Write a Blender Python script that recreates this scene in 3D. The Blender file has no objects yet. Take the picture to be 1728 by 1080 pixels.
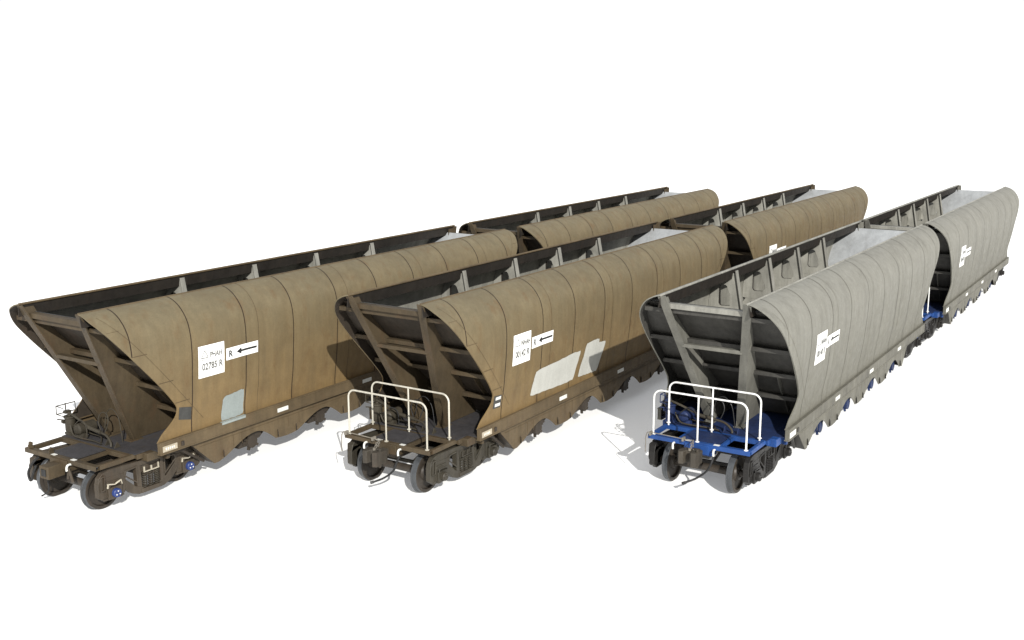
import bpy, bmesh, math, random
from mathutils import Vector, Matrix, noise

random.seed(7)
scene = bpy.context.scene
COL = scene.collection
LEN = 15.02                       # overall length of one wagon over its headstocks

# ------------------------------------------------------------------ materials
def rgb(r, g, b):
    f = lambda c: (c / 12.92 if c <= .04045 else ((c + .055) / 1.055) ** 2.4)
    return (f(r / 255), f(g / 255), f(b / 255), 1)

def paint(name, base, top=None, rust=None, rough=.62, metal=0., streak=.22, blotch=.25, bump=.15, spec=.3,
          soot=None, zlo=1.3, zhi=4.0):
    """weathered paint: blotches, vertical run-off streaks, a dusty top colour and rust scabs"""
    m = bpy.data.materials.new(name); m.use_nodes = True
    N = m.node_tree.nodes; L = m.node_tree.links
    b = N['Principled BSDF']
    b.inputs['Roughness'].default_value = rough
    b.inputs['Metallic'].default_value = metal
    b.inputs['Specular IOR Level'].default_value = spec
    tc = N.new('ShaderNodeTexCoord'); oi = N.new('ShaderNodeObjectInfo')
    mul = N.new('ShaderNodeVectorMath'); mul.operation = 'MULTIPLY_ADD'
    add = N.new('ShaderNodeCombineXYZ')
    mr = N.new('ShaderNodeMath'); mr.operation = 'MULTIPLY'; mr.inputs[1].default_value = 37.
    L.new(oi.outputs['Random'], mr.inputs[0]); L.new(mr.outputs[0], add.inputs[0])
    L.new(tc.outputs['Object'], mul.inputs[0]); mul.inputs[1].default_value = (1, 1, 1); L.new(add.outputs[0], mul.inputs[2])
    P = mul.outputs[0]
    def noi(scale, detail, sc=(1, 1, 1)):
        mp = N.new('ShaderNodeMapping'); mp.inputs['Scale'].default_value = sc; L.new(P, mp.inputs[0])
        n = N.new('ShaderNodeTexNoise'); n.inputs['Scale'].default_value = scale; n.inputs['Detail'].default_value = detail
        n.inputs['Roughness'].default_value = .65
        L.new(mp.outputs[0], n.inputs['Vector']); return n.outputs['Fac']
    def ramp(src, a, c, va=0., vb=1.):
        r = N.new('ShaderNodeMapRange'); r.inputs[1].default_value = a; r.inputs[2].default_value = c
        r.inputs[3].default_value = va; r.inputs[4].default_value = vb; L.new(src, r.inputs[0]); return r.outputs[0]
    def mix(fac, A, B, mode='MIX'):
        x = N.new('ShaderNodeMix'); x.data_type = 'RGBA'; x.blend_type = mode
        if isinstance(fac, (int, float)): x.inputs[0].default_value = fac
        else: L.new(fac, x.inputs[0])
        for s, v in ((x.inputs[6], A), (x.inputs[7], B)):
            if isinstance(v, tuple): s.default_value = v
            else: L.new(v, s)
        return x.outputs[2]
    col = tuple(base)
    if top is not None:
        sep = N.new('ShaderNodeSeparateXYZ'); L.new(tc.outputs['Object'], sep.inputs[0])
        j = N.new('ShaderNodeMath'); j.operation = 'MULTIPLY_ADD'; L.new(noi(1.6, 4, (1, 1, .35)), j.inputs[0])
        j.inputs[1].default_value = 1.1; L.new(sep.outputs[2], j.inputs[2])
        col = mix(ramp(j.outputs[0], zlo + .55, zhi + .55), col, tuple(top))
    v1 = ramp(noi(1.3, 5), .3, .7, 1 - blotch, 1 + blotch)
    v2 = ramp(noi(5., 5, (1.5, 1.5, .07)), .3, .72, 1 + streak, 1 - streak)
    v3 = ramp(noi(28., 4), .3, .7, .93, 1.07)
    for v in (v1, v2, v3):
        cc = N.new('ShaderNodeCombineColor')
        for k in range(3): L.new(v, cc.inputs[k])
        col = mix(1., col, cc.outputs[0], 'MULTIPLY')
    if rust is not None:
        col = mix(ramp(noi(3.1, 7, (1, 1, .5)), .54, .72, 0, .55), col, tuple(rust))
    if soot is not None:
        col = mix(ramp(noi(2.2, 6, (1.4, 1.4, .3)), .5, .75, 0, .5), col, tuple(soot))
    L.new(col, b.inputs['Base Color'])
    L.new(ramp(noi(6., 4), .3, .7, rough - .1, rough + .12), b.inputs['Roughness'])
    bp = N.new('ShaderNodeBump'); bp.inputs['Strength'].default_value = bump; bp.inputs['Distance'].default_value = .01
    L.new(noi(9., 5), bp.inputs['Height']); L.new(bp.outputs[0], b.inputs['Normal'])
    return m

def C(r, g, b): return (r, g, b, 1)
M = {}
M['brown'] = paint('brown_paint', C(.158, .105, .045), top=C(.122, .101, .060), rust=C(.108, .062, .026), streak=.10, blotch=.13, soot=C(.098, .072, .038))
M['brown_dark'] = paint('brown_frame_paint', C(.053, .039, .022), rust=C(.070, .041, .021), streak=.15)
M['brown_end'] = paint('brown_painted_shade', C(.034, .027, .020), rust=C(.046, .029, .019))  # body brown darkened: shade of end recesses and underside put into the colour
M['brown_frame'] = paint('brown_sill_paint', C(.088, .064, .035), rust=C(.078, .048, .025), streak=.15)
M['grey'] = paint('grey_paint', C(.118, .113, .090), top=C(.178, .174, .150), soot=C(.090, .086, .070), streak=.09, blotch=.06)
M['grey_frame'] = paint('grey_frame_paint', C(.115, .112, .096), soot=C(.066, .063, .052), streak=.12)
M['grey_skirt'] = paint('grey_skirt_paint', C(.105, .10, .08), soot=C(.06, .056, .045), streak=.15)
M['grey_end'] = paint('grey_end_painted_shade', C(.045, .043, .038), soot=C(.03, .028, .025))  # grey darkened, with the shade below the end slopes painted in
M['lining'] = paint('worn_steel_lining', C(.20, .195, .168), soot=C(.07, .066, .055), streak=.12, blotch=.3)
M['chute'] = paint('polished_steel_sheet', C(.27, .28, .285), soot=C(.17, .17, .165), streak=.1, blotch=.16, rough=.5)
M['lip'] = paint('rust_lip_and_hole_shade', C(.017, .014, .011), rust=C(.03, .02, .013))
M['seam'] = paint('seam_rust', C(.020, .012, .007), streak=.1)
M['seam_faint'] = paint('seam_faint', C(.072, .050, .026), streak=.1)
M['seam_grey'] = paint('seam_grey', C(.07, .066, .05), streak=.1)
M['seam_greyf'] = paint('seam_grey_faint', C(.145, .138, .108), streak=.1)
M['deck_brown'] = paint('grimy_deck', C(.040, .038, .040), rust=C(.05, .038, .026))
M['blue'] = paint('blue_paint', C(.012, .050, .185), soot=C(.012, .018, .045), streak=.1, rough=.5)
M['blue_gear'] = paint('blue_gear_paint', C(.010, .020, .065), soot=C(.008, .008, .01))
M['blue_deck'] = paint('blue_deck_paint', C(.010, .021, .068), soot=C(.010, .011, .018))
M['bogie_brown'] = paint('bogie_brown', C(.047, .037, .026), rust=C(.052, .033, .020), rough=.55)
M['bogie_olive'] = paint('bogie_olive', C(.033, .029, .021), rust=C(.038, .028, .019), rough=.55)
M['bogie_black'] = paint('bogie_black', C(.011, .010, .009), rust=C(.018, .014, .011), rough=.5)
M['wheel'] = paint('wheel_steel', C(.032, .026, .020), rust=C(.044, .030, .020), rough=.5)
M['tread'] = paint('wheel_tread', C(.085, .09, .095), rust=C(.03, .024, .018), rough=.42, metal=.6, blotch=.2, streak=.1)
M['rail_paint'] = paint('handrail_cream', C(.42, .40, .34), soot=C(.20, .17, .12), blotch=.1)
M['rail_white'] = paint('handrail_white', C(.66, .66, .64), soot=C(.45, .43, .37), blotch=.05)
M['white'] = paint('sign_white', C(.86, .86, .83), streak=.03, blotch=.03, bump=.02)
M['tag'] = paint('tag_white', C(.60, .60, .56), streak=.08, blotch=.08, bump=.02)
M['tag_dirty'] = paint('tag_dirty', C(.33, .29, .22), soot=C(.14, .11, .07))
M['worn_rod'] = paint('worn_rod', C(.16, .145, .12), soot=C(.06, .05, .035))
M['bracket'] = paint('bracket_cream', C(.36, .33, .26), soot=C(.14, .12, .08))
M['ink'] = paint('sign_ink', C(.02, .02, .02), streak=.02, blotch=.05, bump=.0)
M['ink_faint'] = paint('sign_ink_faded', C(.11, .11, .105), streak=.05, blotch=.2, bump=.0)
M['patch_blue'] = paint('touch_up_grey_blue', C(.235, .265, .255), streak=.05, blotch=.05)
M['patch_cream'] = paint('touch_up_cream', C(.42, .42, .385), soot=C(.34, .335, .30), streak=.06, blotch=.05)
M['patch_dark'] = paint('dark_plate', C(.045, .045, .042))
M['cap_blue'] = paint('bearing_cap_blue', C(.018, .034, .12), rough=.4)
M['pipe'] = paint('brake_pipe', C(.034, .029, .020), rust=C(.042, .028, .018))
M['rubber'] = paint('rubber_hose', C(.014, .014, .014), rough=.5)
M['coupler'] = paint('cast_coupler', C(.040, .034, .026), rust=C(.052, .034, .023))

# ------------------------------------------------------------------ mesh builder
class MB:
    def __init__(s, rear=False):
        s.v = []; s.f = []; s.mi = []; s.m = 0; s.rear = rear; s.T = None
    def P(s, p):
        p = Vector(p)
        if s.T is not None: p = s.T @ p
        if s.rear: p.x = LEN - p.x
        s.v.append(p); return len(s.v) - 1
    def F(s, ids):
        s.f.append(tuple(ids)); s.mi.append(s.m)
    def box(s, x0, x1, y0, y1, z0, z1):
        i = [s.P((x, y, z)) for x in (x0, x1) for y in (y0, y1) for z in (z0, z1)]
        for q in ((0, 1, 3, 2), (4, 6, 7, 5), (0, 4, 5, 1), (2, 3, 7, 6), (0, 2, 6, 4), (1, 5, 7, 3)): s.F([i[k] for k in q])
    def bar(s, a, b, w, h, up=(0, 0, 1)):
        """rectangular bar from a to b; w across, h along up"""
        a = Vector(a); b = Vector(b); d = (b - a).normalized(); up = Vector(up)
        r = d.cross(up)
        if r.length < 1e-4: r = d.cross(Vector((0, 1, 0)))
        r.normalize(); u = r.cross(d)
        i = [s.P(p + r * sx * w / 2 + u * sy * h / 2) for p in (a, b) for sx, sy in ((-1, -1), (1, -1), (1, 1), (-1, 1))]
        s.F(i[:4][::-1]); s.F(i[4:])
        for k in range(4): s.F((i[k], i[(k + 1) % 4], i[4 + (k + 1) % 4], i[4 + k]))
    def tube(s, pts, r, n=10, cap=True):
        pts = [Vector(p) for p in pts]; rings = []; ref = None
        for k, p in enumerate(pts):
            d = (pts[min(k + 1, len(pts) - 1)] - pts[max(k - 1, 0)]).normalized()
            if ref is None:
                ref = Vector((0, 0, 1)) if abs(d.z) < .9 else Vector((1, 0, 0))
            x = (ref - d * ref.dot(d)).normalized(); ref = x; y = d.cross(x)
            rr = r[k] if isinstance(r, (list, tuple)) else r
            rings.append([s.P(p + x * math.cos(2 * math.pi * j / n) * rr + y * math.sin(2 * math.pi * j / n) * rr) for j in range(n)])
        for A, B in zip(rings[:-1], rings[1:]):
            for j in range(n): s.F((A[j], A[(j + 1) % n], B[(j + 1) % n], B[j]))
        if cap: s.F(rings[0][::-1]); s.F(rings[-1])
    def lathe(s, c, prof, n=40, mats=None, axis='y'):
        """prof: (offset along axis, radius) closed loop order, revolved about axis through c"""
        rings = []
        for (a, r) in prof:
            ring = []
            for j in range(n):
                t = 2 * math.pi * j / n
                q = (r * math.cos(t), a, r * math.sin(t)) if axis == 'y' else ((a, r * math.cos(t), r * math.sin(t)) if axis == 'x' else (r * math.cos(t), r * math.sin(t), a))
                ring.append(s.P((c[0] + q[0], c[1] + q[1], c[2] + q[2])))
            rings.append(ring)
        for k, (A, B) in enumerate(zip(rings[:-1], rings[1:])):
            if mats: s.m = mats[k]
            for j in range(n): s.F((A[j], A[(j + 1) % n], B[(j + 1) % n], B[j]))
        if mats: s.m = 0
        if prof[0][1] > 1e-4: s.F(rings[0])
        if prof[-1][1] > 1e-4: s.F(rings[-1][::-1])
    def prism(s, poly, off):
        """poly: 3-D points of one face; off: extrusion vector"""
        off = Vector(off); n = len(poly)
        a = [s.P(p) for p in poly]; b = [s.P(Vector(p) + off) for p in poly]
        s.F(a[::-1]); s.F(b)
        for k in range(n): s.F((a[k], a[(k + 1) % n], b[(k + 1) % n], b[k]))
    def holed(s, outer, inner, off):
        """ring plate between outer and inner polygons of equal length"""
        off = Vector(off); n = len(outer)
        o1 = [s.P(p) for p in outer]; i1 = [s.P(p) for p in inner]
        o2 = [s.P(Vector(p) + off) for p in outer]; i2 = [s.P(Vector(p) + off) for p in inner]
        for k in range(n):
            q = (k + 1) % n
            s.F((o1[k], o1[q], i1[q], i1[k])); s.F((o2[k], i2[k], i2[q], o2[q]))
            s.F((o1[k], o2[k], o2[q], o1[q])); s.F((i1[k], i1[q], i2[q], i2[k]))
    def build(s, name, mats, parent=None, bevel=0., smooth=True, angle=32):
        me = bpy.data.meshes.new(name)
        me.from_pydata([tuple(p) for p in s.v], [], s.f)
        if not isinstance(mats, (list, tuple)): mats = [mats]
        for m in mats: me.materials.append(m)
        for p, k in zip(me.polygons, s.mi): p.material_index = k
        bm = bmesh.new(); bm.from_mesh(me)
        bmesh.ops.recalc_face_normals(bm, faces=bm.faces); bm.to_mesh(me); bm.free()
        if smooth:
            for p in me.polygons: p.use_smooth = True
            me.set_sharp_from_angle(angle=math.radians(angle))
        o = bpy.data.objects.new(name, me); COL.objects.link(o)
        if parent is not None: o.parent = parent
        if bevel:
            b = o.modifiers.new('edge', 'BEVEL'); b.width = bevel; b.segments = 2; b.limit_method = 'ANGLE'; b.angle_limit = math.radians(40)
            b.harden_normals = False
        return o

def arc(c, r, a0, a1, n, plane='yz'):
    out = []
    for k in range(n + 1):
        t = math.radians(a0 + (a1 - a0) * k / n)
        out.append((c[0], c[1] + r * math.cos(t), c[2] + r * math.sin(t)) if plane == 'yz' else (c[0] + r * math.cos(t), c[1], c[2] + r * math.sin(t)))
    return out

def spline(pts, sub=6):
    pts = [Vector(p) for p in pts]; out = []
    for i in range(len(pts) - 1):
        p0 = pts[max(i - 1, 0)]; p1 = pts[i]; p2 = pts[i + 1]; p3 = pts[min(i + 2, len(pts) - 1)]
        for k in range(sub):
            t = k / sub
            out.append(.5 * ((2 * p1) + (p2 - p0) * t + (2 * p0 - 5 * p1 + 4 * p2 - p3) * t * t + (3 * p1 - p0 - 3 * p2 + p3) * t ** 3))
    out.append(pts[-1]); return out

# ------------------------------------------------------------------ the side sheet's profile (z, y outward, x of its front edge)
EDGE = [(4.06, .95, .05), (4.03, 1.08, .04), (3.94, 1.25, .05), (3.81, 1.39, .13), (3.65, 1.50, .24), (3.48, 1.565, .37), (3.25, 1.60, .57),
        (3.0, 1.605, .79), (2.75, 1.595, 1.02), (2.5, 1.575, 1.25), (2.2, 1.55, 1.51), (1.91, 1.52, 1.73), (1.78, 1.50, 1.755),
        (1.66, 1.48, 1.71), (1.52, 1.46, 1.57), (1.38, 1.445, 1.39), (1.24, 1.44, 1.27)]
EF = [tuple(v) for v in spline(EDGE, 3)]           # finer
def prof_y(z):
    for (z0, y0, _), (z1, y1, _) in zip(EF[:-1], EF[1:]):
        if z1 <= z <= z0: return y1 + (y0 - y1) * (z - z1) / max(z0 - z1, 1e-6)
    return EF[-1][1] if z < EF[-1][0] else EF[0][1]
def edge_x(z):
    for (z0, _, x0), (z1, _, x1) in zip(EF[:-1], EF[1:]):
        if z1 <= z <= z0: return x1 + (x0 - x1) * (z - z1) / max(z0 - z1, 1e-6)
    return EF[-1][2]
SEAMS = [.68, 2.15, 3.65, 5.11, 6.6, 8.1, 9.6, 11.1, 12.6, 14.1]
FAINT = [4.02, 7.02, 10.0, 13.0]
def bulge(x, z):
    k = (x - .68) / 1.488; f = k - math.floor(k)
    zz = max(0., min(1., (z - 1.3) / .6)) * max(0., min(1., (4.0 - z) / .4))
    return .010 * math.sin(math.pi * f) ** .8 * zz + .009 * zz * (noise.noise(Vector((x * .9, z * 1.1, 3.1))) + .5 * noise.noise(Vector((x * 2.3, z * 2.1, 8.1))))
def slope_x(z): return .35 + (3.85 - z) * .89

def surf(i, x, s, off=0.):
    """point of the outer side surface at profile row i, length x, side s (+1/-1), pushed off outward"""
    z, y, _ = EF[i]
    a = EF[max(i - 1, 0)]; b = EF[min(i + 1, len(EF) - 1)]
    t = Vector((0, b[1] - a[1], b[0] - a[0])).normalized(); n = Vector((0, -t.z, t.y))
    if n.y < 0 and i > 3: n = -n
    if n.z < 0 and i <= 3: n = -n
    o = bulge(x, z) + off
    return Vector((x, s * (y + n.y * o), z + n.z * o))

def side_panel(root, s, mats, yt_shift=0.):
    mb = MB(); R = len(EF); NX = 130; outer = []; inner = []
    for i in range(R):
        z, y, xe = EF[i]; ro = []; ri = []
        for k in range(NX + 1):
            u = k / NX; x = xe + (LEN - 2 * xe) * u
            ro.append(mb.P(surf(i, x, s))); ri.append(mb.P(surf(i, x, s, -.022 - bulge(x, z))))
        outer.append(ro); inner.append(ri)
    for i in range(R - 1):
        for k in range(NX):
            mb.F((outer[i][k], outer[i][k + 1], outer[i + 1][k + 1], outer[i + 1][k]))
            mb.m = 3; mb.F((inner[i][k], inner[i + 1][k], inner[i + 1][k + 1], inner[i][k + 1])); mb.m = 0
    for i in range(R - 1):
        for k in (0, NX): mb.F((outer[i][k], outer[i + 1][k], inner[i + 1][k], inner[i][k]))
    for k in range(NX):
        mb.F((outer[0][k], inner[0][k], inner[0][k + 1], outer[0][k + 1])); mb.F((outer[-1][k], outer[-1][k + 1], inner[-1][k + 1], inner[-1][k]))
    def strip(xf, w, m):
        mb.m = m; prev = None
        for i in range(R):
            x = xf(EF[i][0])
            if x is None or x < EF[i][2] + .01 or x > LEN - EF[i][2] - .01: prev = None; continue
            a = mb.P(surf(i, x - w / 2, s, .004)); b = mb.P(surf(i, x + w / 2, s, .004))
            if prev: mb.F((prev[0], prev[1], b, a))
            prev = (a, b)
        mb.m = 0
    for x in SEAMS: strip(lambda z, x=x: x, .025, 1)
    for x in FAINT: strip(lambda z, x=x: x, .013, 2)
    dg = lambda z: (.66 + (3.51 - z) * .885) if 1.45 < z < 4.0 else None
    strip(dg, .012, 2); strip(lambda z: None if dg(z) is None else LEN - dg(z), .012, 2)
    # short ticks between the sheet's raked edge and the line beside it
    mb.m = 2
    for zt in (3.7, 3.15, 2.5, 1.98):
        i = min(range(R), key=lambda q: abs(EF[q][0] - zt)); j = min(i + 1, R - 1)
        x0 = EF[i][2] + .03; x1 = dg(EF[j][0])
        for mir in (0, 1):
            f = (lambda x: LEN - x) if mir else (lambda x: x)
            a = [surf(i, f(x0), s, .004), surf(i, f(x1), s, .004)]
            mb.F([mb.P(p) for p in (a[0], a[1], a[1] + Vector((0, 0, -.014)), a[0] + Vector((0, 0, -.014)))])
    return mb.build('side_panel', mats, root, angle=40)

def inner_lining(root, s):
    mb = MB(); rows = []
    for (z, y, _) in EF:
        if z > 3.9 or z < 1.3: continue
        xs = max(slope_x(z), .3)
        rows.append([mb.P((xs + (LEN - 2 * xs) * k / 40, s * (y - .045), z)) for k in range(41)])
    for A, B in zip(rows[:-1], rows[1:]):
        for k in range(40): mb.F((A[k], A[k + 1], B[k + 1], B[k]))
    # side chute falling inward to the door line
    z0 = 1.95; y0 = prof_y(z0) - .05
    a = [mb.P((slope_x(z0), s * y0, z0)), mb.P((LEN - slope_x(z0), s * y0, z0)), mb.P((LEN - slope_x(1.15), s * .3, 1.15)), mb.P((slope_x(1.15), s * .3, 1.15))]
    mb.F(a)
    return mb.build('inner_lining', M['lining'], root)

def rib(root, x, s):
    """transverse web with a lightening hole and a light flange on its inner edge"""
    mb = MB()
    zs = [3.93, 3.8, 3.6, 3.35, 3.05, 2.75, 2.45, 2.2, 1.95]
    outer = [(x, s * (prof_y(z) - .05), z) for z in zs]
    inn = lambda z: .90 - (4.0 - z) * .19
    # upper plate around the hole: ring of 12 matched points
    zt, zb = 3.93, 2.92
    def ring(pts, n=20):
        out = []; L = [0]; P = [Vector(p) for p in pts] + [Vector(pts[0])]
        for a, b in zip(P[:-1], P[1:]): L.append(L[-1] + (b - a).length)
        for k in range(n):
            t = L[-1] * k / n
            for q in range(len(L) - 1):
                if L[q] <= t <= L[q + 1]: out.append(P[q].lerp(P[q + 1], (t - L[q]) / max(L[q + 1] - L[q], 1e-6))); break
        return out
    out1 = [(x, s * inn(zt), zt)] + [(x, s * (prof_y(z) - .05), z) for z in (3.93, 3.8, 3.6, 3.35, 3.1, zb)] + [(x, s * inn(zb), zb)]
    hy0, hy1 = 1.03, 1.38
    hole = [(x, s * 1.10, 3.60), (x, s * 1.14, 3.635), (x, s * 1.26, 3.625), (x, s * 1.30, 3.58), (x, s * 1.30, 3.17), (x, s * 1.26, 3.12), (x, s * 1.02, 3.13), (x, s * .95, 3.22), (x, s * .96, 3.28)]
    mb.holed(ring(out1, 28), ring(hole, 28), (.016, 0, 0))
    zt2, zb2 = 2.915, 1.9
    out2 = [(x, s * inn(zt2), zt2), (x, s * (prof_y(zt2) - .05), zt2), (x, s * (prof_y(2.2) - .05), 2.2), (x, s * (prof_y(zb2) - .05), zb2), (x, s * inn(zb2), zb2)]
    hole2 = [(x, s * .95, 2.80), (x, s * 1.34, 2.84), (x, s * 1.38, 2.78), (x, s * 1.36, 2.4), (x, s * 1.1, 2.2), (x, s * .85, 2.3)]
    mb.holed(ring(out2, 20), ring(hole2, 20), (.016, 0, 0))
    # dark collar behind the hole, the shadow at its edge put into the colour
    h = ring(hole, 28)
    mb.m = 1; i1 = [mb.P(p) for p in h]; i2 = [mb.P(Vector(p) + Vector((.07, 0, 0))) for p in h]
    for k in range(len(h)): mb.F((i1[k], i1[(k + 1) % 28], i2[(k + 1) % 28], i2[k]))
    w = mb.build('rib', [M['web'], M['lip']], root)  # M['lip'] here is the dark collar, hole shadow put into the colour
    fb = MB()
    fb.bar((x + .008, s * (inn(4.0) - .02), 4.0), (x + .008, s * (inn(1.3) - .02), 1.3), .13, .03, up=(0, 1, 0))
    fb.build('flange', M['flange'], w, bevel=.006)
    return w

def end_parts(root, rear, pal):
    """sloped end sheet with its shelf ribs, the two raked posts, beams"""
    mb = MB(rear); yz = [3.85, 3.7, 3.5, 3.25, 3.0, 2.5, 2.0, 1.9, 1.5, 1.1]
    L = [(slope_x(z), prof_y(max(z, 1.25)) - .028, z) for z in yz]
    up = Vector((.67, 0, .75)) * .018
    poly = [(x, y, z) for x, y, z in L] + [(x, -y, z) for x, y, z in L[::-1]]
    mb.prism(poly, up)
    mb.m = 1
    n = len(L)
    a = [mb.P(Vector((x, -(y - .015), z)) + up * 1.7) for x, y, z in L]; b = [mb.P(Vector((x, y - .015, z)) + up * 1.7) for x, y, z in L]
    for k in range(n - 1): mb.F((a[k], a[k + 1], b[k + 1], b[k]))
    mb.m = 0
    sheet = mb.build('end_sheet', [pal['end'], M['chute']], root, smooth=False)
    for z in (3.74, 2.99, 2.34, 1.70):
        sb = MB(rear); y = prof_y(z) - .035; x = slope_x(z)
        # angle section: a horizontal leg, then a drop leg
        sb.prism([(x, -y, z), (x - .16, -y, z), (x - .16, -y, z - .085), (x - .145, -y, z - .085), (x - .145, -y, z - .016), (x, -y, z - .016)], (0, 2 * y, 0))
        sb.build('shelf_rib', pal['end_rib'], sheet)
    for yb in (-1.08, 1.08):
        gb = MB(rear)
        for za, zb in ((2.32, 1.72), (1.68, 1.2)):
            gb.prism([(slope_x(za), yb, za), (slope_x(za) - .12, yb, za - .02), (slope_x((za + zb) / 2) - .15, yb * .98, (za + zb) / 2), (slope_x(zb) - .10, yb * .96, zb), (slope_x(zb), yb * .96, zb)], (0, .02, 0))
        gb.build('gusset', pal['post'], sheet)
    # posts
    T = lambda z: (.05 + (4.06 - z) / 3.0 * 1.45, .93 - (4.06 - z) / 3.0 * .59)
    for s in (-1, 1):
        pb = MB(rear)
        x0, y0 = T(4.03); x1, y1 = T(1.06)
        pb.bar((x0, s * y0, 4.03), (x1, s * y1, 1.06), .17, .028, up=(1, 0, .3))
        # rivet line
        # web back to the end sheet
        zz = [3.98, 3.7, 3.3, 2.9, 2.5, 2.1, 1.7, 1.3, 1.06]
        front = []; back = []
        for z in zz:
            x, y = T(z)
            front.append((x + .012, s * y, z)); back.append((max(slope_x(min(z, 3.83)) - .004, x + .05), s * y, z))
        for k in range(len(zz) - 1):
            q = [front[k], back[k], back[k + 1], front[k + 1]]
            i = [pb.P(p) for p in q] + [pb.P(Vector(p) + Vector((0, .016, 0))) for p in q]
            for f in ((0, 1, 2, 3), (7, 6, 5, 4), (0, 4, 5, 1), (1, 5, 6, 2), (2, 6, 7, 3), (3, 7, 4, 0)): pb.F([i[j] for j in f])
        for z in [3.8 - .17 * k for k in range(16)]:
            x, y = T(z)
            pb.lathe((x - .02, s * y - .02, z), [(0, .0), (.0, .009), (.012, .009), (.012, 0)], n=6, axis='x')
        pb.build('end_post', pal['post'], root, angle=20)
        fb = MB(rear)
        x, y = T(1.1)
        fb.box(x - .10, x + .22, s * y - .11, s * y + .11, 1.052, 1.075)
        fb.prism([(x - .08, s * y + .05, 1.07), (x + .06, s * y + .05, 1.07), (x - .03, s * y + .05, 1.32)], (0, .014, 0))
        fb.build('post_foot', pal['post'], root)
    cb = MB(rear)
    cb.prism([(.22, -.87, 3.86), (.36, -.87, 3.86), (.36, -.87, 3.845), (.235, -.87, 3.845), (.235, -.87, 3.76), (.22, -.87, 3.76)], (0, 1.74, 0))
    cb.build('cross_beam', pal['beam'], root)
    tb = MB(rear); x, y = T(2.95)
    tb.prism([(x + .0, -y + .05, 2.96), (x + .13, -y + .05, 2.96), (x + .13, -y + .05, 2.948), (x + .012, -y + .05, 2.948), (x + .012, -y + .05, 2.885), (x, -y + .05, 2.885)], (0, 2 * y - .1, 0))
    tb.build('tie_bar', pal['post'], root)

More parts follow.
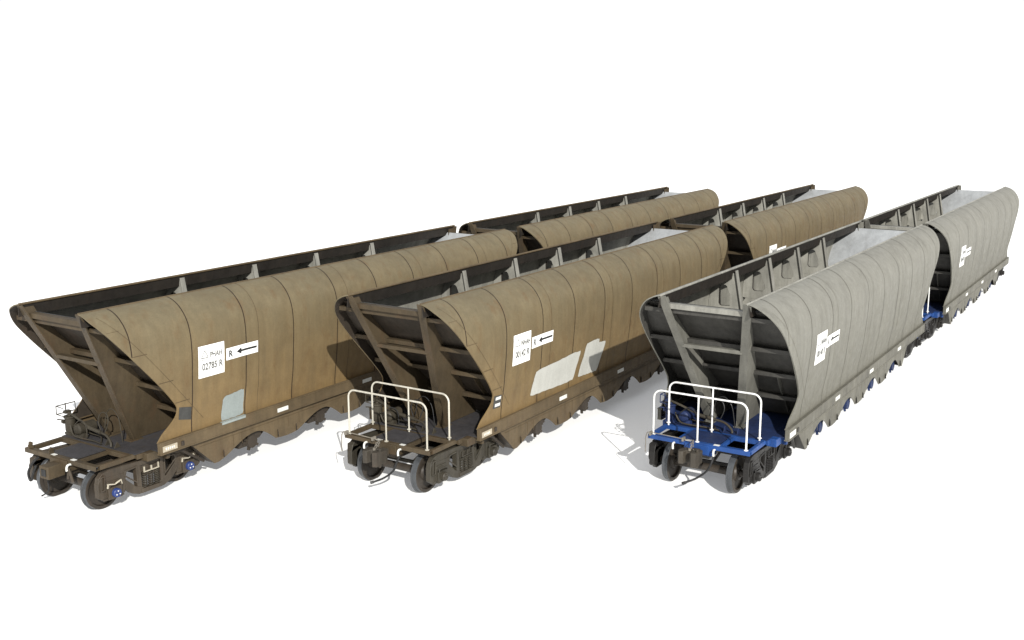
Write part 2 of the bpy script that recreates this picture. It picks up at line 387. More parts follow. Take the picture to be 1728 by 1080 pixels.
def deck(root, rear, pal):
    mb = MB(rear)
    m = mb
    # headstock channel and side rails
    m.box(0, .018, -1.13, 1.13, .955, 1.05); m.box(.018, .11, -1.13, 1.13, 1.038, 1.05); m.box(.018, .11, -1.12, 1.12, .955, .967)
    for s in (-1, 1):
        a, b = sorted((s * 1.055, s * 1.13))
        m.box(.11, .95, a, b, .955, 1.05)
        a, b = sorted((s * .43, s * .50)); m.box(.11, .86, a, b, .97, 1.043)
    m.box(.80, .90, -1.055, 1.055, .955, 1.046)
    m.box(0.002, .30, -.30, .30, .80, .953)          # draft pocket behind the headstock
    m.box(-.03, .0, -.27, .27, .83, 1.02)
    fr = m.build('headstock', pal['under'], root, bevel=.005)
    db = MB(rear)
    db.box(.11, .80, -.42, .42, 1.046, 1.056)
    db.box(.90, 2.95, -1.16, 1.16, 1.040, 1.052)
    db.box(1.30, 2.95, -1.435, -1.162, 1.036, 1.048); db.box(1.30, 2.95, 1.162, 1.435, 1.036, 1.048)
    db.build('deck', pal['deck'], root)
    bb = MB(rear)
    bb.box(1.10, 1.52, -1.30, 1.30, .865, 1.034)
    bb.box(.95, 1.10, -1.18, -1.12, .93, 1.034); bb.box(.95, 1.10, 1.12, 1.18, .93, 1.034)
    for s in (-1, 1):
        a, b = sorted((s * 1.15, s * 1.38)); bb.box(1.52, 1.6, a, b, .82, 1.03)
    bb.build('bolster_beam', pal['under'], root, bevel=.006)
    # small white tags and curved angle cock on the headstock
    for y in (-.40, .22):
        t = MB(rear); t.box(.012, .09, y - .06, y + .06, 1.052, 1.058); t.build('marker_tag', M['tag'], root)
    for s in ((-.36,) if not pal['railed'] else (-.38, .52)):
        h = MB(rear); h.tube(spline([(.06, s, .955), (-.05, s, .97), (-.10, s - .01, .93), (-.11, s - .02, .86)], 4), .022, 8)
        h.build('angle_cock', M['tag'], root)
    # air hose
    h = MB(rear)
    if pal['railed']:
        h.tube(spline([(-.02, -.38, .84), (-.12, -.36, .70), (-.10, -.25, .50), (-.16, -.05, .33), (-.28, .12, .25)], 6), .022, 8)
        h.tube([(-.28, .12, .25), (-.34, .17, .235)], .032, 8)
    else:
        h.tube(spline([(-.01, .66, .93), (-.12, .68, .86), (-.2, .76, .66), (-.2, .74, .50), (-.19, .69, .50), (-.18, .64, .64), (-.12, .60, .80)], 6), .026, 8)
        h.tube(spline([(.05, .45, .84), (-.02, .4, .5), (.0, .45, .25), (-.05, .62, .12)], 6), .016, 8)
    h.build('air_hose', M['rubber'], root)
    # coupler
    cb = MB(rear)
    if pal['railed']:
        cb.box(-.20, .0, -.09, .09, .78, .94)
        cb.prism([(-.18, -.13, .98), (-.18, -.16, .76), (-.18, .16, .70), (-.18, .18, .98)], (-.10, 0, 0))
        cb.prism([(-.20, -.20, .72), (-.26, -.22, .72), (-.50, -.20, .72), (-.52, -.12, .72), (-.40, -.06, .72), (-.34, .02, .72), (-.40, .08, .72), (-.52, .10, .72), (-.54, .19, .72), (-.42, .25, .72), (-.22, .20, .72)], (0, 0, .27))
        c = cb.build('coupler', M['coupler'], root, bevel=.018)
        kb = MB(rear)
        kb.prism([(-.40, -.21, .70), (-.56, -.19, .70), (-.585, -.10, .70), (-.50, -.045, .70), (-.43, -.08, .70), (-.38, -.14, .70)], (0, 0, .31))
        kb.lathe((-.42, -.17, 0), [(.66, 0), (.66, .03), (1.04, .03), (1.04, .045), (1.06, .045), (1.06, 0)], n=12, axis='z')
        kb.build('knuckle', M['coupler'], c, bevel=.012)
        lb = MB(rear)
        lb.tube([(-.36, .02, .98), (-.36, .02, 1.03)], .03, 8)
        for k in range(3):
            cx, cz = -.33 + .05 * k, 1.05 + .035 * k
            lb.tube([(cx + .03 * math.cos(t), .03 * (k % 2) * math.sin(t), cz + .035 * math.sin(t)) for t in [q * math.pi / 5 for q in range(11)]], .008, 6, cap=False)
        lb.tube([(-.36, -.14, .70), (-.36, -.14, 1.0), (-.36, -.06, 1.01)], .014, 6)
        lb.build('lock_lift', M['worn_rod'], c)
        u = MB(rear)
        u.tube(spline([(-.28, .04, 1.10), (-.10, .06, 1.12), (-.07, .15, 1.10), (-.07, .98, 1.12), (-.08, 1.12, 1.08), (-.09, 1.14, .85), (-.09, 1.14, .68)], 5), .010, 8)
        for y in (.3, 1.05): u.box(-.09, .02, y - .02, y + .02, 1.052, 1.13)
        u.build('uncoupling_lever', M['worn_rod'], root)
    else:
        cb.box(-.36, .02, -.14, .14, .70, .96)
        c = cb.build('coupler', pal['under'], root, bevel=.012)
        kb = MB(rear); kb.box(-.372, -.358, -.07, .07, .76, .90); kb.build('drawbar_socket', M['rubber'], c)
        lb = MB(rear)
        lb.tube([(-.05, -.35, .9), (-.02, -.42, .62), (.02, -.35, .58)], .03, 8); lb.tube([(.0, -.28, .95), (-.04, -.30, .66)], .028, 8)
        lb.build('hose_bracket', pal['bogie'], root)
        for y in (.30, .98):
            k = MB(rear); k.prism([(.0, y, 1.05), (.12, y, 1.05), (.09, y, 1.13), (.03, y, 1.15), (.0, y, 1.12)], (0, .03, 0)); k.lathe((.06, y + .015, 1.15), [(-.03, 0), (-.03, .035), (.03, .035), (.03, 0)], n=10)
            k.build('bracket', pal['under'], root)

def handrails(root, rear, mat):
    for x, zb in ((.05, 1.0), (.82, 1.05)):
        mb = MB(rear); r = .17; zt = 2.03
        p = [(x, 1.03, zb)] + arc((x, 1.03 - r, zt - r), r, 0, 90, 6) + arc((x, -1.03 + r, zt - r), r, 90, 180, 6) + [(x, -1.03, zb)]
        mb.tube(p, .0195, 10)
        mb.tube([(x, .03, zb), (x, .03, zt - .01)], .0175, 10)
        for y in (-1.03, 1.03, .03): mb.lathe((x, y, zb + .05), [(0, 0), (0, .045), (.012, .045), (.012, 0)], n=10, axis='z')
        mb.build('handrail', mat, root)

def brake_gear(root, pal):
    mb = MB()
    # brake cylinder and reservoir at the far side, rigging lever across the platform
    mb.lathe((1.10, 1.12, 0), [(1.10, 0), (1.10, .10), (1.14, .11), (1.40, .11), (1.42, .13), (1.45, .13), (1.46, .05), (1.49, .05), (1.49, 0)], n=18, axis='z')
    cyl = mb.build('brake_cylinder', pal['gear'], root)
    r = MB(); 
    r.lathe((0, .78, 1.22), [(.98, 0), (.99, .09), (1.02, .125), (1.42, .125), (1.45, .09), (1.46, 0)], n=18, axis='x')
    r.box(1.05, 1.09, .68, .88, 1.05, 1.12); r.box(1.33, 1.37, .68, .88, 1.05, 1.12)
    r.build('air_reservoir', pal['gear'], root)
    l = MB()
    l.tube(spline([(1.08, 1.12, 1.52), (1.08, .85, 1.45), (1.08, .45, 1.31), (1.05, .10, 1.27)], 4), .026, 8)
    l.tube([(1.06, .45, 1.31), (1.05, .05, 1.265)], .042, 10)
    l.tube(spline([(1.05, .05, 1.265), (1.02, -.18, 1.24), (.98, -.34, 1.14), (.95, -.38, 1.06)], 4), .026, 8)
    l.tube(spline([(1.25, 1.0, 1.18), (1.2, .6, 1.12), (1.15, .2, 1.13), (1.0, .0, 1.08)], 4), .016, 8)
    l.tube(spline([(.98, .95, 1.3), (.93, .8, 1.12), (.92, .5, 1.10), (.96, .2, 1.09), (.92, -.1, 1.09)], 4), .018, 8)
    l.build('brake_pipe', M['pipe'], root)
    h = MB()
    h.tube(spline([(1.1, .12, 1.30), (1.12, .20, 1.50), (1.15, .12, 1.66), (1.15, -.05, 1.66), (1.12, -.12, 1.50), (1.08, -.06, 1.30)], 6), .011, 6)
    h.tube(spline([(1.25, .18, 1.30), (1.30, .14, 1.62), (1.32, -.02, 1.72), (1.32, -.20, 1.56), (1.3, -.28, 1.25), (1.3, -.30, 1.06)], 6), .010, 6)
    h.tube(spline([(1.0, .85, 1.3), (1.0, .65, 1.45), (1.02, .5, 1.38), (1.0, .45, 1.15), (.98, .5, 1.06)], 6), .012, 6)
    h.build('brake_hose', M['rubber'] if pal['railed'] else M['pipe'], root)
    f = MB()
    for z in (1.50, 1.68):
        f.tube([(.90, 1.28, z), (1.35, 1.26, z)], .012, 6); f.tube([(.90, 1.28, z), (.9, 1.05, z - .01)], .010, 6)
    f.tube([(.90, 1.28, 1.50), (.90, 1.28, 1.68)], .010, 6); f.tube([(1.12, 1.27, 1.46), (1.12, 1.27, 1.70)], .014, 6)
    f.tube([(1.35, 1.26, 1.5), (1.35, 1.26, 1.69)], .010, 6); f.box(1.03, 1.16, 1.14, 1.24, 1.50, 1.56)
    f.tube([(.98, 1.15, 1.38), (.92, 1.3, 1.38)], .014, 6)
    f.lathe((1.0, 0, 1.33), [(1.17, 0), (1.17, .045), (1.23, .045), (1.23, 0)], n=12)
    f.build('relay_valve', pal['gear'], root)
    for k in range(4):
        t = MB()
        if k == 0: t.box(1.0, 1.18, .98, 1.2, 1.052, 1.10)
        elif k == 1: t.prism([(1.0, .62, 1.052), (1.18, .62, 1.052), (1.12, .62, 1.14), (1.05, .62, 1.14)], (0, .2, 0))
        elif k == 2: t.prism([(.94, -.5, 1.052), (1.1, -.5, 1.052), (1.02, -.5, 1.17)], (0, .02, 0))
        else: t.prism([(.94, -.2, 1.052), (1.1, -.2, 1.052), (1.02, -.2, 1.17)], (0, .02, 0))
        t.build('gear_bracket', pal['gear'], root)

def underframe(root, pal):
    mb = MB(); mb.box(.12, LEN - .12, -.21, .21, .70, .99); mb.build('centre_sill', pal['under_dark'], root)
    for s in (-1, 1):
        sb = MB()
        p = [(1.27, 0, 1.25), (1.27, 0, .975)]
        # C-section sill: ledge, web, lower flange
        x0, x1 = 1.27, LEN - 1.27
        def bx(a, b, c, d):
            lo, hi = sorted((s * a, s * b)); sb.box(x0, x1, lo, hi, c, d)
        bx(1.40, 1.515, 1.215, 1.240); bx(1.485, 1.505, 1.000, 1.214); bx(1.40, 1.51, .975, .999)
        lo, hi = sorted((s * 1.42, s * 1.484)); sb.box(x0, x0 + .012, lo, hi, 1.0, 1.214)
        sill = sb.build('sill', pal['frame'], root, bevel=.004)
        # skirt with scalloped lower edge
        kb = MB(); A = [c - (.14 if pal['blue'] else 0) for c in (3.98, 6.22, 8.46, 10.70)]; top = .972; xa, xb = 2.12, 12.05
        pts = [(2.74, .37)]
        xx = 2.86; pts.append((2.86, .37))
        for ci, c in enumerate(A):
            wl, wr, zt = .92, .60, .75
            lb = .43
            for k in range(0, 13):
                t = k / 12
                if t < .5:
                    q = t / .5; pts.append((c - wl * (1 - q), lb + (zt - lb) * math.sin(q * math.pi / 2) ** 1.15))
                else:
                    q = (t - .5) / .5; pts.append((c + wr * q, zt - (zt - lb) * (1 - math.cos(q * math.pi / 2)) ** .95))
            if ci < 3:
                nx = A[ci + 1] - wl
                for k in range(1, 4): pts.append((c + wr + (nx - c - wr) * k / 4, lb - .03 * math.sin(math.pi * k / 4)))
        pts.append((11.40, .40)); pts.append((11.50, .37))
        # build as vertical strips so that the concave outline fills properly
        y = s * 1.40; th = s * .012
        up = lambda x: top if 2.12 <= x else top
        cols = [(2.12, top - .01, top)] + [(x, z, top) for x, z in pts] + [(12.05, top - .01, top)]
        prev = None
        for (x, zl, zh) in cols:
            q = [kb.P((x, y, zl)), kb.P((x, y, zh)), kb.P((x, y + th, zl)), kb.P((x, y + th, zh))]
            if prev:
                kb.F((prev[0], prev[1], q[1], q[0])); kb.F((prev[2], q[2], q[3], prev[3])); kb.F((prev[0], q[0], q[2], prev[2])); kb.F((prev[1], prev[3], q[3], q[1]))
            prev = q
        sk = kb.build('skirt', pal['frame'], root, angle=25)
        ln = MB(); ln.box(2.35, 11.8, *sorted((s * 1.4125, s * 1.4165)), .845, .853)
        for x in (3.3, 3.55, 5.0, 5.35, 7.2, 7.6, 9.5): ln.box(x, x + .012, *sorted((s * 1.4125, s * 1.416)), .60, .845)
        ln.build('skirt_seam', pal['seams'][1], sk)
        for x, zt, zb in [(c + dx, zt, zb) for c in A for dx, zt, zb in ((-.98, .60, .44), (.66, .62, .45))]:
            fb = MB(); fb.prism([(x, s * 1.413, zt), (x, s * 1.413, zb), (x - .02, s * 1.452, zb + .01), (x - .02, s * 1.44, zt - .04)], (.022, 0, 0))
            fb.build('fin', pal['under_dark'], sk)
        for m_ in (0, 1):
            gb = MB()
            g = (lambda x: x) if not m_ else (lambda x: 14.24 - x)
            q = [(g(2.12), s * 1.395, .965), (g(2.74), s * 1.395, .37), (g(2.70), s * 1.02, .40), (g(2.30), s * 1.02, .965)]
            i = [gb.P(p) for p in q] + [gb.P(Vector(p) + Vector((.012, 0, 0))) for p in q]
            for f in ((0, 1, 2, 3), (7, 6, 5, 4), (0, 4, 5, 1), (1, 5, 6, 2), (2, 6, 7, 3), (3, 7, 4, 0)): gb.F([i[j] for j in f])
            gb.build('chute_brace', pal['under_dark'], sk)
            gb = MB(); gb.bar((g(1.80), s * 1.38, .965), (g(2.62), s * 1.2, .42), .05, .05); gb.build('strut', pal['under_dark'], sk)
        # discharge door gear in each scallop
        for c in A:
            d = MB(); cx = c + (.36 if pal['blue'] else -.02)
            d.lathe((cx, s * 1.26, .50), [(-.05, 0), (-.05, .15), (.05, .15), (.05, .05), (.10, .05), (.10, 0)], n=12)
            for a in (20, 95, 150, 250, 320):
                ca, sa = math.cos(math.radians(a)), math.sin(math.radians(a))
                d.bar((cx + .07 * ca, s * 1.22, .50 + .07 * sa), (cx + .26 * ca, s * 1.26, .50 + .20 * sa), .06, .05, up=(0, 1, 0))
            d.box(cx - .34, cx + .02, *sorted((s * 1.0, s * 1.22)), .40, .62)
            d.box(cx - .12, cx + .28, *sorted((s * 1.1, s * 1.3)), .58, .72)
            d.bar((cx, s * 1.2, .52), (cx, s * .3, .78), .06, .06)
            d.bar((cx - .25, s * 1.1, .45), (cx - .55, s * .9, .80), .05, .05)
            d.build('door_gear', pal['door_gear'], root)
    # outlet walls across the wagon, one behind each scallop
    for c in (3.98, 6.22, 8.46, 10.70):
        ob = MB(); ob.prism([(c + .42, -1.38, .80), (c + .30, -1.15, .47), (c + .30, 1.15, .47), (c + .42, 1.38, .80), (c + .46, 1.38, .955), (c + .46, -1.38, .955)], (.03, 0, 0))
        ob.build('outlet_wall', pal['outlet'], root)
    # hopper doors under the body
    hb = MB()
    for c in (3.98, 6.22, 8.46, 10.70):
        for s in (-1, 1):
            hb.prism([(c - .9, s * .35, .97), (c + .9, s * .35, .97), (c + .55, s * .9, .50), (c - .55, s * .9, .50)], (0, s * .02, .01))
    hb.prism([(2.95, -1.38, .968), (12.07, -1.38, .968), (12.07, 1.38, .968), (2.95, 1.38, .968)], (0, 0, .01))
    hb.build('hopper_door', pal['under_dark'], root)

def bogie(root, cx, pal):
    wb = .93; mat = pal['bogie']
    b = MB()
    b.box(cx - .17, cx + .17, -1.08, 1.08, .50, .70)
    b.lathe((cx, 0, 0), [(.70, 0), (.70, .2), (.86, .2), (.86, 0)], n=20, axis='z')
    bg = b.build('bogie', mat, root, bevel=.012)
    for s in (-1, 1):
        f = MB(); y = s * .985; th = s * .12
        def P2(pts): return [(cx + x, y, z) for x, z in pts]
        # outer contour, matched ring for left window / right window through separate members
        top = [(-1.20, .50), (-1.16, .66), (-1.02, .71), (-.62, .74), (-.34, .86), (.34, .86), (.62, .74), (1.02, .71), (1.16, .66), (1.20, .50)]
        low = [(1.20, .38), (1.04, .33), (.78, .34), (.66, .42), (.44, .20), (.30, .145), (-.30, .145), (-.44, .20), (-.66, .42), (-.78, .34), (-1.04, .33), (-1.20, .38)]
        # members
        f.prism(P2([(-1.28, .64), (-1.24, .78), (-1.15, .865), (-1.0, .90), (-.6, .885), (-.2, .865), (.2, .865), (.6, .885), (1.0, .90), (1.15, .865), (1.24, .78), (1.28, .64), (1.0, .70), (.62, .73), (.30, .76), (-.30, .76), (-.62, .73), (-1.0, .70)]), (0, th, 0))
        for m_ in (-1, 1):
            q = lambda pts: P2([(m_ * a, c) for a, c in pts])
            f.prism(q([(.20, .17), (.32, .17), (.50, .24), (.70, .43), (.70, .66), (.56, .52), (.40, .37), (.20, .29)]), (0, th * .98, 0))
            f.prism(q([(.235, .27), (.35, .29), (.36, .77), (.25, .77)]), (0, th * .96, 0))
            f.prism(q([(.66, .33), (1.22, .33), (1.28, .38), (1.28, .66), (1.22, .76), (.64, .74), (.62, .62)]), (0, th * 1.04, 0))
            f.prism(q([(.74, .345), (1.10, .345), (1.12, .60), (1.06, .665), (.76, .655)]), (0, th * 1.15, 0))
            f.prism(q([(.66, .27), (1.14, .27), (1.18, .322), (.68, .325)]), (0, th * .8, 0))
            f.holed([Vector((cx + m_ * a, y + th * 1.03, c)) for a, c in ((1.135, .50), (1.245, .50), (1.225, .80), (1.125, .82))],
                    [Vector((cx + m_ * a, y + th * 1.03, c)) for a, c in ((1.155, .53), (1.225, .53), (1.205, .775), (1.145, .79))], (0, th * .3, 0))
            f.holed([Vector((cx + m_ * a, y + th * .98, c)) for a, c in ((.335, .40), (.665, .66), (.64, .77), (.335, .79))],
                    [Vector((cx + m_ * a, y + th * .98, c)) for a, c in ((.36, .455), (.62, .66), (.60, .735), (.36, .755))], (0, th * .14, 0))
        f.prism(P2([(-.25, .60), (.25, .60), (.25, .76), (-.25, .76)]), (0, th * .7, 0))
        f.prism(P2([(-.26, .17), (.26, .17), (.26, .262), (-.26, .262)]), (0, th * 1.1, 0))
        fo = f.build('side_frame', mat, bg, bevel=.012, angle=30)
        sp = MB()
        for xo in (-.14, .0, .14):
            n = 60
            sp.tube([(cx + xo * 1.1 + .055 * math.cos(t * .9), y + th * .7 + .045 * math.sin(t * .9), .265 + .32 * t / n) for t in range(n + 1)], .013, 5)
        sp.build('spring_nest', M['spring_' + pal['key']], fo)
        db = MB()
        lo, hi = sorted((y + th, y + th * 1.25))
        db.box(cx - .19, cx + .19, lo, hi, .600, .620); db.box(cx - .19, cx - .165, lo, hi, .62, .72); db.box(cx + .165, cx + .19, lo, hi, .62, .72); db.box(cx - .012, cx + .012, lo, hi, .62, .70)
        db.build('bolster_stop', M['bracket'] if pal['key'] == 'a' else mat, fo)
        for a in (-wb, wb):
            c = MB(); yy = y + th * 1.15
            c.box(cx + a - .16, cx + a + .16, *sorted((yy, yy + s * .05)), .30, .54)
            c.prism([(cx + a - .17, yy + s * .052, .54), (cx + a - .15, yy + s * .052, .62), (cx + a + .13, yy + s * .052, .62), (cx + a + .17, yy + s * .052, .54), (cx + a + .13, yy + s * .052, .54), (cx + a + .10, yy + s * .052, .59), (cx + a - .12, yy + s * .052, .59), (cx + a - .13, yy + s * .052, .54)], (0, s * .016, 0))
            if pal['key'] == 'a':
                c.m = 0
            c.build('bearing_adapter', mat, fo, bevel=.008)
            if pal['key'] == 'a':
                st = MB()
                st.bar((cx + a - .19, yy + s * .06, .555), (cx + a - .17, yy + s * .06, .645), .02, .022, up=(0, 1, 0))
                st.bar((cx + a - .18, yy + s * .06, .64), (cx + a - .02, yy + s * .06, .60), .02, .022, up=(0, 1, 0))
                st.bar((cx + a - .02, yy + s * .06, .60), (cx + a + .14, yy + s * .06, .65), .02, .022, up=(0, 1, 0))
                st.bar((cx + a + .13, yy + s * .06, .65), (cx + a + .15, yy + s * .06, .56), .02, .022, up=(0, 1, 0))
                st.build('painted_bracket', M['bracket'], fo)
            k = MB()
            k.lathe((cx + a, yy + s * .05, .42), [(0, 0), (0, .095), (s * .06, .092), (s * .075, .08), (s * .075, 0)], n=20)
            k.m = 1
            for q in range(3):
                t = math.radians(90 + 120 * q)
                k.lathe((cx + a + .045 * math.cos(t), yy + s * .125, .42 + .045 * math.sin(t)), [(0, 0), (0, .013), (s * .012, .013), (s * .015, 0)], n=8)
            k.m = 0
            k.build('axle_cap', [M['cap_blue'], M['tag']] if pal['key'] == 'a' else [mat, mat], fo)
    for a in (-wb, wb):
        ax = MB(); ax.tube([(cx + a, -1.05, .42), (cx + a, -.80, .42), (cx + a, -.76, .42), (cx + a, 0, .42), (cx + a, .76, .42), (cx + a, .80, .42), (cx + a, 1.05, .42)], [.065, .065, .09, .08, .09, .065, .065], 16)
        ax.build('axle', M['wheel'], bg)
        for s in (-1, 1):
            w = MB()
            # y offsets measured outward from the inner face (.655) to the outer (.785)
            pr = [(s * .640, .09), (s * .640, .14), (s * .700, .17), (s * .700, .34), (s * .652, .36), (s * .652, .432), (s * .664, .446), (s * .680, .444), (s * .690, .424), (s * .784, .414), (s * .788, .405), (s * .788, .352), (s * .735, .335), (s * .728, .18), (s * .80, .14), (s * .81, .09), (s * .64, .09)]
            mt = [0, 0, 0, 0, 0, 1, 1, 1, 1, 0, 0, 0, 0, 0, 0, 0]
            # revolve as closed loop without caps
            rings = []; n = 56
            for (yy, r) in pr[:-1]:
                rings.append([w.P((cx + a + r * math.cos(2 * math.pi * j / n), yy, .42 + r * math.sin(2 * math.pi * j / n))) for j in range(n)])
            K = len(rings)
            for k in range(K):
                w.m = mt[k]
                A_, B_ = rings[k], rings[(k + 1) % K]
                for j in range(n): w.F((A_[j], A_[(j + 1) % n], B_[(j + 1) % n], B_[j]))
            w.build('wheel', [M['wheel'], M['tread']], bg)
        br = MB(); sx = 1 if a < 0 else -1
        bx_ = cx + a + sx * .50
        br.bar((bx_, -.80, .36), (bx_, .80, .36), .05, .07)
        for s in (-1, 1): br.prism([(bx_ - sx * .02, s * .70, .24), (bx_ - sx * .07, s * .70, .26), (bx_ - sx * .035, s * .70, .48), (bx_ + sx * .02, s * .70, .48)], (0, s * .08, 0))
        br.bar((bx_, 0, .36), (cx, 0, .5), .04, .05)
        br.build('brake_beam', mat, bg)
    return bg

def text_mesh(mb, body, x, z, h, wfac, plane_y, mat, s=-1, bold=0.):
    """lettering laid on the plate, reading towards +x as seen from the near side"""
    cu = bpy.data.curves.new('t', 'FONT'); cu.offset = 0; cu.body = body; cu.size = h; cu.resolution_u = 3; cu.offset = bold
    o = bpy.data.objects.new('t', cu); COL.objects.link(o)
    dg = bpy.context.evaluated_depsgraph_get(); me = bpy.data.meshes.new_from_object(o.evaluated_get(dg))
    mb.m = mat; base = len(mb.v)
    for v in me.vertices: mb.P((x + v.co.x * wfac, plane_y, z + v.co.y))
    for p in me.polygons: mb.F([base + i for i in p.vertices])
    mb.m = 0
    bpy.data.objects.remove(o); bpy.data.curves.remove(cu); bpy.data.meshes.remove(me)

def panel_quad(mb, pts, off, nx=10, nz=6):
    """a sheet that follows the near side surface: pts = corners (bl, br, tr, tl) as (x, z)"""
    g = []
    for j in range(nz + 1):
        row = []
        for i in range(nx + 1):
            u, v = i / nx, j / nz
            bx = (pts[0][0] * (1 - u) + pts[1][0] * u, pts[0][1] * (1 - u) + pts[1][1] * u)
            tx = (pts[3][0] * (1 - u) + pts[2][0] * u, pts[3][1] * (1 - u) + pts[2][1] * u)
            x = bx[0] * (1 - v) + tx[0] * v; z = bx[1] * (1 - v) + tx[1] * v
            row.append(mb.P((x, -(prof_y(z) + bulge(x, z) + off), z)))
        g.append(row)
    for j in range(nz):
        for i in range(nx): mb.F((g[j][i], g[j][i + 1], g[j + 1][i + 1], g[j + 1][i]))

def plate(root, name, x0, x1, z0, z1, deco):
    """thin painted plate curved to the side, lettering on it"""
    mb = MB()
    panel_quad(mb, [(x0, z0), (x1, z0), (x1, z1), (x0, z1)], .006)
    base = len(mb.v)
    deco(mb)
    for v in mb.v[base:]:
        v.y = -(prof_y(v.z) + bulge(v.x, v.z) + .0105)
    return mb.build(name, [M['white'], M['ink'], M['ink_faint']], root, smooth=False)

def line(mb, a, b, w, m):
    mb.m = m; a = Vector((a[0], 0, a[1])); b = Vector((b[0], 0, b[1])); d = (b - a).normalized(); n = Vector((-d.z, 0, d.x)) * w / 2
    K = 6
    pr = None
    for k in range(K + 1):
        p = a.lerp(b, k / K); q = (mb.P(p + n), mb.P(p - n))
        if pr: mb.F((pr[0], pr[1], q[1], q[0]))
        pr = q
    mb.m = 0

def signs(root, X, code, number, faint, ztop=3.04, zbot=2.36, w=.70):
    x0 = X; x1 = X + w; ink = 2
    def d(mb):
        bx = x0 + .045; bz = ztop - .30; e = .24
        for a, b in (((bx, bz), (bx + e, bz)), ((bx + e, bz), (bx + e, bz + e)), ((bx + e, bz + e), (bx, bz + e)), ((bx, bz + e), (bx, bz))): line(mb, a, b, .010, 2)
        for a, b in (((bx + .03, bz + .04), (bx + .12, bz + .20)), ((bx + .12, bz + .20), (bx + .21, bz + .04)), ((bx + .21, bz + .04), (bx + .03, bz + .04))): line(mb, a, b, .016, ink)
        text_mesh(mb, code, bx + e + .02, bz + .03, .160, .78, 0, ink, bold=.005)
        text_mesh(mb, number, x0 + .09, zbot + .16, .205, .80, 0, ink, bold=.006)
    plate(root, 'number_plate', x0, x1, zbot, ztop, d)
    a0 = x1 + .05; a1 = a0 + .93; zb, zt = 2.60, 2.86
    def e_(mb):
        text_mesh(mb, 'R', a0 + .07, zb + .06, .20, .9, 0, 1 if not faint else 2, bold=.006)
        mb.m = 1
        zc = (zb + zt) / 2 + .005
        i = [mb.P(p) for p in ((a0 + .30, 0, zc), (a0 + .44, 0, zc - .075), (a0 + .44, 0, zc + .075))]; mb.F(i)
        line(mb, (a0 + .43, zc), (a1 - .04, zc), .046, 1)
    plate(root, 'arrow_plate', a0, a1, zb, zt, e_)

def hopper_wagon(name, loc, pal):
    root = bpy.data.objects.new(name, None); COL.objects.link(root); root.location = loc
    root.empty_display_size = .5
    for s in (-1, 1):
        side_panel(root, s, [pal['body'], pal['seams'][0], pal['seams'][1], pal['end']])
        inner_lining(root, s)
        t = MB()
        t.tube([(.05, s * .935, 4.055), (LEN - .05, s * .935, 4.055)], .026, 8)
        t.build('top_rail', pal['toprail'], root)
        t = MB(); t.prism([(.06, s * .945, 4.035), (.06, s * .985, 3.79), (.06, s * 1.000, 3.79), (.06, s * .96, 4.035)], (LEN - .12, 0, 0))
        t.build('lip', M['lip'], root)
        for x in (4.13, 6.40, 8.62, 10.90): rib(root, x, s)
    for rear in (False, True):
        end_parts(root, rear, pal); deck(root, rear, pal)
        if pal['railed']: handrails(root, rear, pal['rail'])
    brake_gear(root, pal); underframe(root, pal)
    bogie(root, 1.32, pal); bogie(root, LEN - 1.32, pal)
    for x in (4.75, 7.72, 10.62):
        t = MB(); t.box(x - .17, x + .17, -1.512, -1.506, 1.045, 1.135); t.build('sill_tag', M['tag'], root)
    t = MB(); t.box(1.33, 1.70, -1.512, -1.506, 1.03, 1.15); t.m = 1
    for k in range(5): t.box(1.40 + .05 * k, 1.425 + .05 * k, -1.514, -1.5125, 1.065, 1.115)
    t.m = 0
    t.build('load_tag', [M['tag_dirty'] if pal['key'] != 'c' else M['tag'], M['tag']], root)
    t = MB(); t.box(1.80, 1.87, -1.53, -1.506, 1.05, 1.14); t.build('sill_bracket', pal['under_dark'], root)
    return root

def spring_mats():
    M['spring_a'] = M['pipe']; M['spring_b'] = M['bogie_olive']; M['spring_c'] = M['bogie_black']
spring_mats()
M['web'] = paint('rib_web', C(.25, .245, .215), soot=C(.08, .076, .062), streak=.12, blotch=.3)
M['flange'] = paint('rib_flange', C(.21, .205, .18), soot=C(.10, .09, .075))

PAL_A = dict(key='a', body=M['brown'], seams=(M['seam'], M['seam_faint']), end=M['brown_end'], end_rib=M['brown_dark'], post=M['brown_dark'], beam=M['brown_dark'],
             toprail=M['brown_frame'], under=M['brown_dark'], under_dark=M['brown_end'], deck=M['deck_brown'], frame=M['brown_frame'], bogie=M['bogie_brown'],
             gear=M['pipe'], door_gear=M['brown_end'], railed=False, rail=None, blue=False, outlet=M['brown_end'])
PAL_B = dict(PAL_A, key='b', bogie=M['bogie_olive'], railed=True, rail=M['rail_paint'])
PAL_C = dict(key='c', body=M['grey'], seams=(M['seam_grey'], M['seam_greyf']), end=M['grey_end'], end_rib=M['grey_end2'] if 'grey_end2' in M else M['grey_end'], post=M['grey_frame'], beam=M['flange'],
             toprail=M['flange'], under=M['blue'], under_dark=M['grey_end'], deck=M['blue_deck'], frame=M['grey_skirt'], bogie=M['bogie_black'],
             gear=M['blue_gear'], door_gear=M['blue_gear'], railed=True, rail=M['rail_white'], blue=True, outlet=M['blue_gear'])

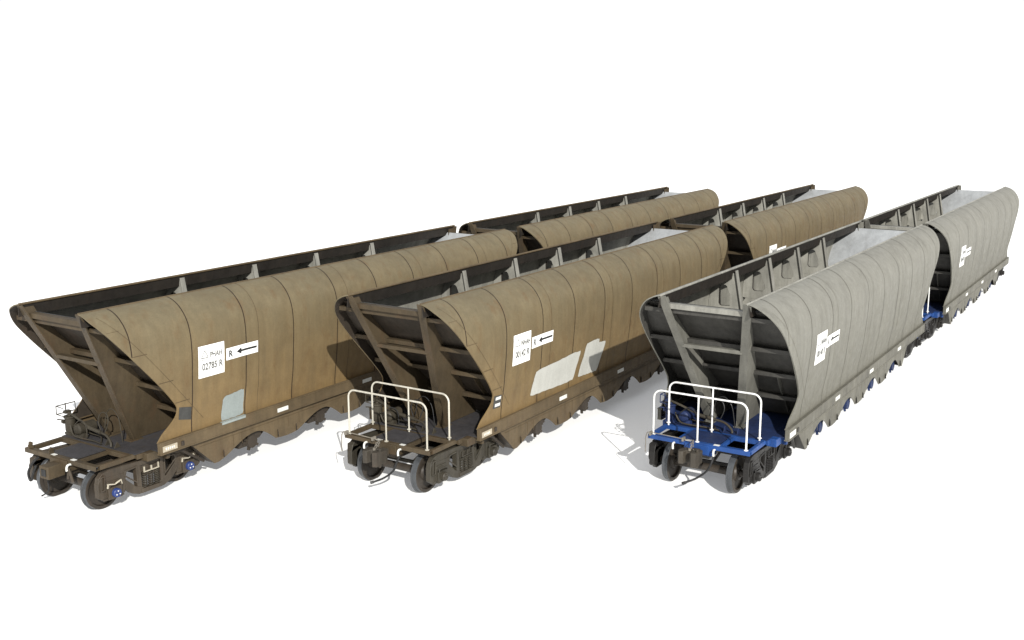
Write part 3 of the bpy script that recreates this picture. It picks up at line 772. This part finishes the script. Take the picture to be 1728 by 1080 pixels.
YB, YC = -4.951, -10.439
A = hopper_wagon('hopper_wagon', (0, 0, 0), PAL_A)
signs(A, 2.31, 'PHAH', '02785 R', False)
p = MB(); panel_quad(p, [(1.80, 1.60), (2.13, 1.52), (2.13, 1.80), (1.80, 1.87)], .006, 4, 4); p.build('dark_plate', M['patch_dark'], A)
B = hopper_wagon('hopper_wagon', (4.21, YB, 0), PAL_B)
signs(B, 2.42, 'NHAH', '00142 R', True)
p = MB(); panel_quad(p, [(1.80, 1.54), (2.10, 1.52), (2.10, 1.80), (1.80, 1.83)], .006, 4, 4); p.m = 1
for z0 in (1.72, 1.57): panel_quad(p, [(1.86, z0), (2.07, z0 - .01), (2.07, z0 + .06), (1.86, z0 + .07)], .010, 4, 2)
p.m = 0
p.build('stencil_plate', [M['patch_dark'], M['tag']], B)
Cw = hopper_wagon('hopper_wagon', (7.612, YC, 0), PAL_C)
signs(Cw, 2.52, 'NHAH', '00140 R', True)

def children(o): return [c for c in o.children]
def copy_tree(o, parent=None):
    c = o.copy(); COL.objects.link(c); c.parent = parent
    for ch in children(o): copy_tree(ch, c)
    return c
A2 = copy_tree(A); A2.location = (15.739, 0, 0)
B2 = copy_tree(B); B2.location = (4.21 + 15.929, YB, 0)
C2 = copy_tree(Cw); C2.location = (7.612 + 15.491, YC, 0)

def rounded_patch(name, corners, mat, root, n=4, off=.0065):
    """touch-up paint patch with a wavering outline, laid on the side sheet"""
    mb = MB(); nx, nz = 14, 8
    rnd = random.Random(name + str(corners)); jt = [rnd.uniform(-.012, .012) for _ in range(60)]
    g = []
    for j in range(nz + 1):
        row = []
        for i in range(nx + 1):
            u, v = i / nx, j / nz
            # pull the corners in
            cu = min(u, 1 - u) * nx; cv = min(v, 1 - v) * nz
            bx = (corners[0][0] * (1 - u) + corners[1][0] * u, corners[0][1] * (1 - u) + corners[1][1] * u)
            tx = (corners[3][0] * (1 - u) + corners[2][0] * u, corners[3][1] * (1 - u) + corners[2][1] * u)
            x = bx[0] * (1 - v) + tx[0] * v; z = bx[1] * (1 - v) + tx[1] * v
            if cu < 1 and cv < 1:
                x += (.02 if u < .5 else -.02); z += (.02 if v < .5 else -.02)
            elif cv < 1: z += jt[i + (20 if v > .5 else 0)] * .6
            elif cu < 1: x += jt[40 + j] * .8
            row.append(mb.P((x, -(prof_y(z) + bulge(x, z) + off), z)))
        g.append(row)
    for j in range(nz):
        for i in range(nx): mb.F((g[j][i], g[j][i + 1], g[j + 1][i + 1], g[j + 1][i]))
    return mb.build(name, mat, root)
rounded_patch('paint_patch', [(2.95, 1.26), (3.60, 1.26), (3.61, 1.86), (3.00, 1.80)], M['patch_blue'], A)
p = MB(); p.box(2.92, 3.60, -1.5185, -1.5155, 1.19, 1.238); p.box(2.93, 3.62, -1.516, -1.42, 1.2415, 1.2445); p.build('paint_patch', M['patch_blue'], A)
rounded_patch('paint_patch', [(3.32, 1.45), (5.30, 1.38), (5.52, 2.10), (3.45, 2.02)], M['patch_cream'], B)
rounded_patch('paint_patch', [(5.52, 1.40), (6.30, 1.36), (6.44, 2.22), (5.76, 2.20)], M['patch_cream'], B, off=.007)
rounded_patch('paint_patch', [(6.20, 1.36), (6.52, 1.36), (6.80, 2.08), (6.38, 2.10)], M['patch_cream'], B, off=.0095)

G = 'open hopper wagons standing in three rows'
for o, l in ((A, 'brown hopper wagon with blue axle caps, no handrails and a small blue-grey side patch'),
             (A2, 'brown hopper wagon coupled behind the one with blue axle caps'),
             (B, 'brown hopper wagon with cream handrails and two large cream patches on its side'),
             (B2, 'brown hopper wagon coupled behind the one with cream patches'),
             (Cw, 'grey hopper wagon with blue deck, its white handrails fully in view'),
             (C2, 'grey hopper wagon coupled behind the other grey one, half hidden at its front')):
    o['label'] = l; o['category'] = 'hopper wagon'; o['group'] = G

# ------------------------------------------------------------------ ground
g = MB(); g.F([g.P(p) for p in ((-400, -400, 0), (600, -400, 0), (600, 600, 0), (-400, 600, 0))])
gm = bpy.data.materials.new('white_floor'); gm.use_nodes = True
gb = gm.node_tree.nodes['Principled BSDF']; gb.inputs['Base Color'].default_value = (.82, .82, .81, 1); gb.inputs['Roughness'].default_value = 1
gb.inputs['Specular IOR Level'].default_value = 0
gb.inputs['Emission Color'].default_value = (.97, .985, 1, 1); gb.inputs['Emission Strength'].default_value = .19      # glow added to the floor to lighten the shadows on it
go = g.build('ground', gm, smooth=False); go['kind'] = 'structure'

# ------------------------------------------------------------------ light
w = bpy.data.worlds.new('World'); scene.world = w; w.use_nodes = True
N = w.node_tree.nodes; L = w.node_tree.links
tc = N.new('ShaderNodeTexCoord'); sp = N.new('ShaderNodeSeparateXYZ'); L.new(tc.outputs['Generated'], sp.inputs[0])
cr = N.new('ShaderNodeValToRGB'); L.new(sp.outputs[2], cr.inputs[0])
cr.color_ramp.elements[0].position = .14; cr.color_ramp.elements[0].color = (1.0, 1.0, 1.0, 1)
cr.color_ramp.elements[1].position = .34; cr.color_ramp.elements[1].color = (.68, .70, .74, 1)
L.new(cr.outputs[0], N['Background'].inputs[0]); N['Background'].inputs[1].default_value = 1.04

sd = bpy.data.lights.new('sun', 'SUN'); sd.energy = 6.0; sd.angle = math.radians(.5); sd.color = (1, .975, .93)
so = bpy.data.objects.new('sun', sd); COL.objects.link(so)
el, az = math.radians(29.5), math.radians(46.5)
d = Vector((math.cos(az) * math.cos(el), math.sin(az) * math.cos(el), -math.sin(el)))
so.rotation_euler = d.to_track_quat('-Z', 'Y').to_euler(); so.location = (0, -20, 20)

# ------------------------------------------------------------------ camera
cam = bpy.data.cameras.new('camera'); co = bpy.data.objects.new('camera', cam); COL.objects.link(co); scene.camera = co
yaw, pitch, roll = 0.56879, -0.20902, -0.00286
F = Vector((math.cos(yaw) * math.cos(pitch), math.sin(yaw) * math.cos(pitch), math.sin(pitch)))
R = F.cross(Vector((0, 0, 1))).normalized(); U = R.cross(F)
R2 = R * math.cos(roll) + U * math.sin(roll); U2 = U * math.cos(roll) - R * math.sin(roll)
m = Matrix(((R2.x, U2.x, -F.x, -12.69), (R2.y, U2.y, -F.y, -18.869), (R2.z, U2.z, -F.z, 8.25), (0, 0, 0, 1)))
co.matrix_world = m
cam.sensor_width = 36; cam.lens = 1849.0 / 1728 * 36; cam.clip_end = 2000; cam.clip_start = .1

scene.view_settings.view_transform = 'Standard'; scene.view_settings.look = 'None'; scene.view_settings.exposure = 0
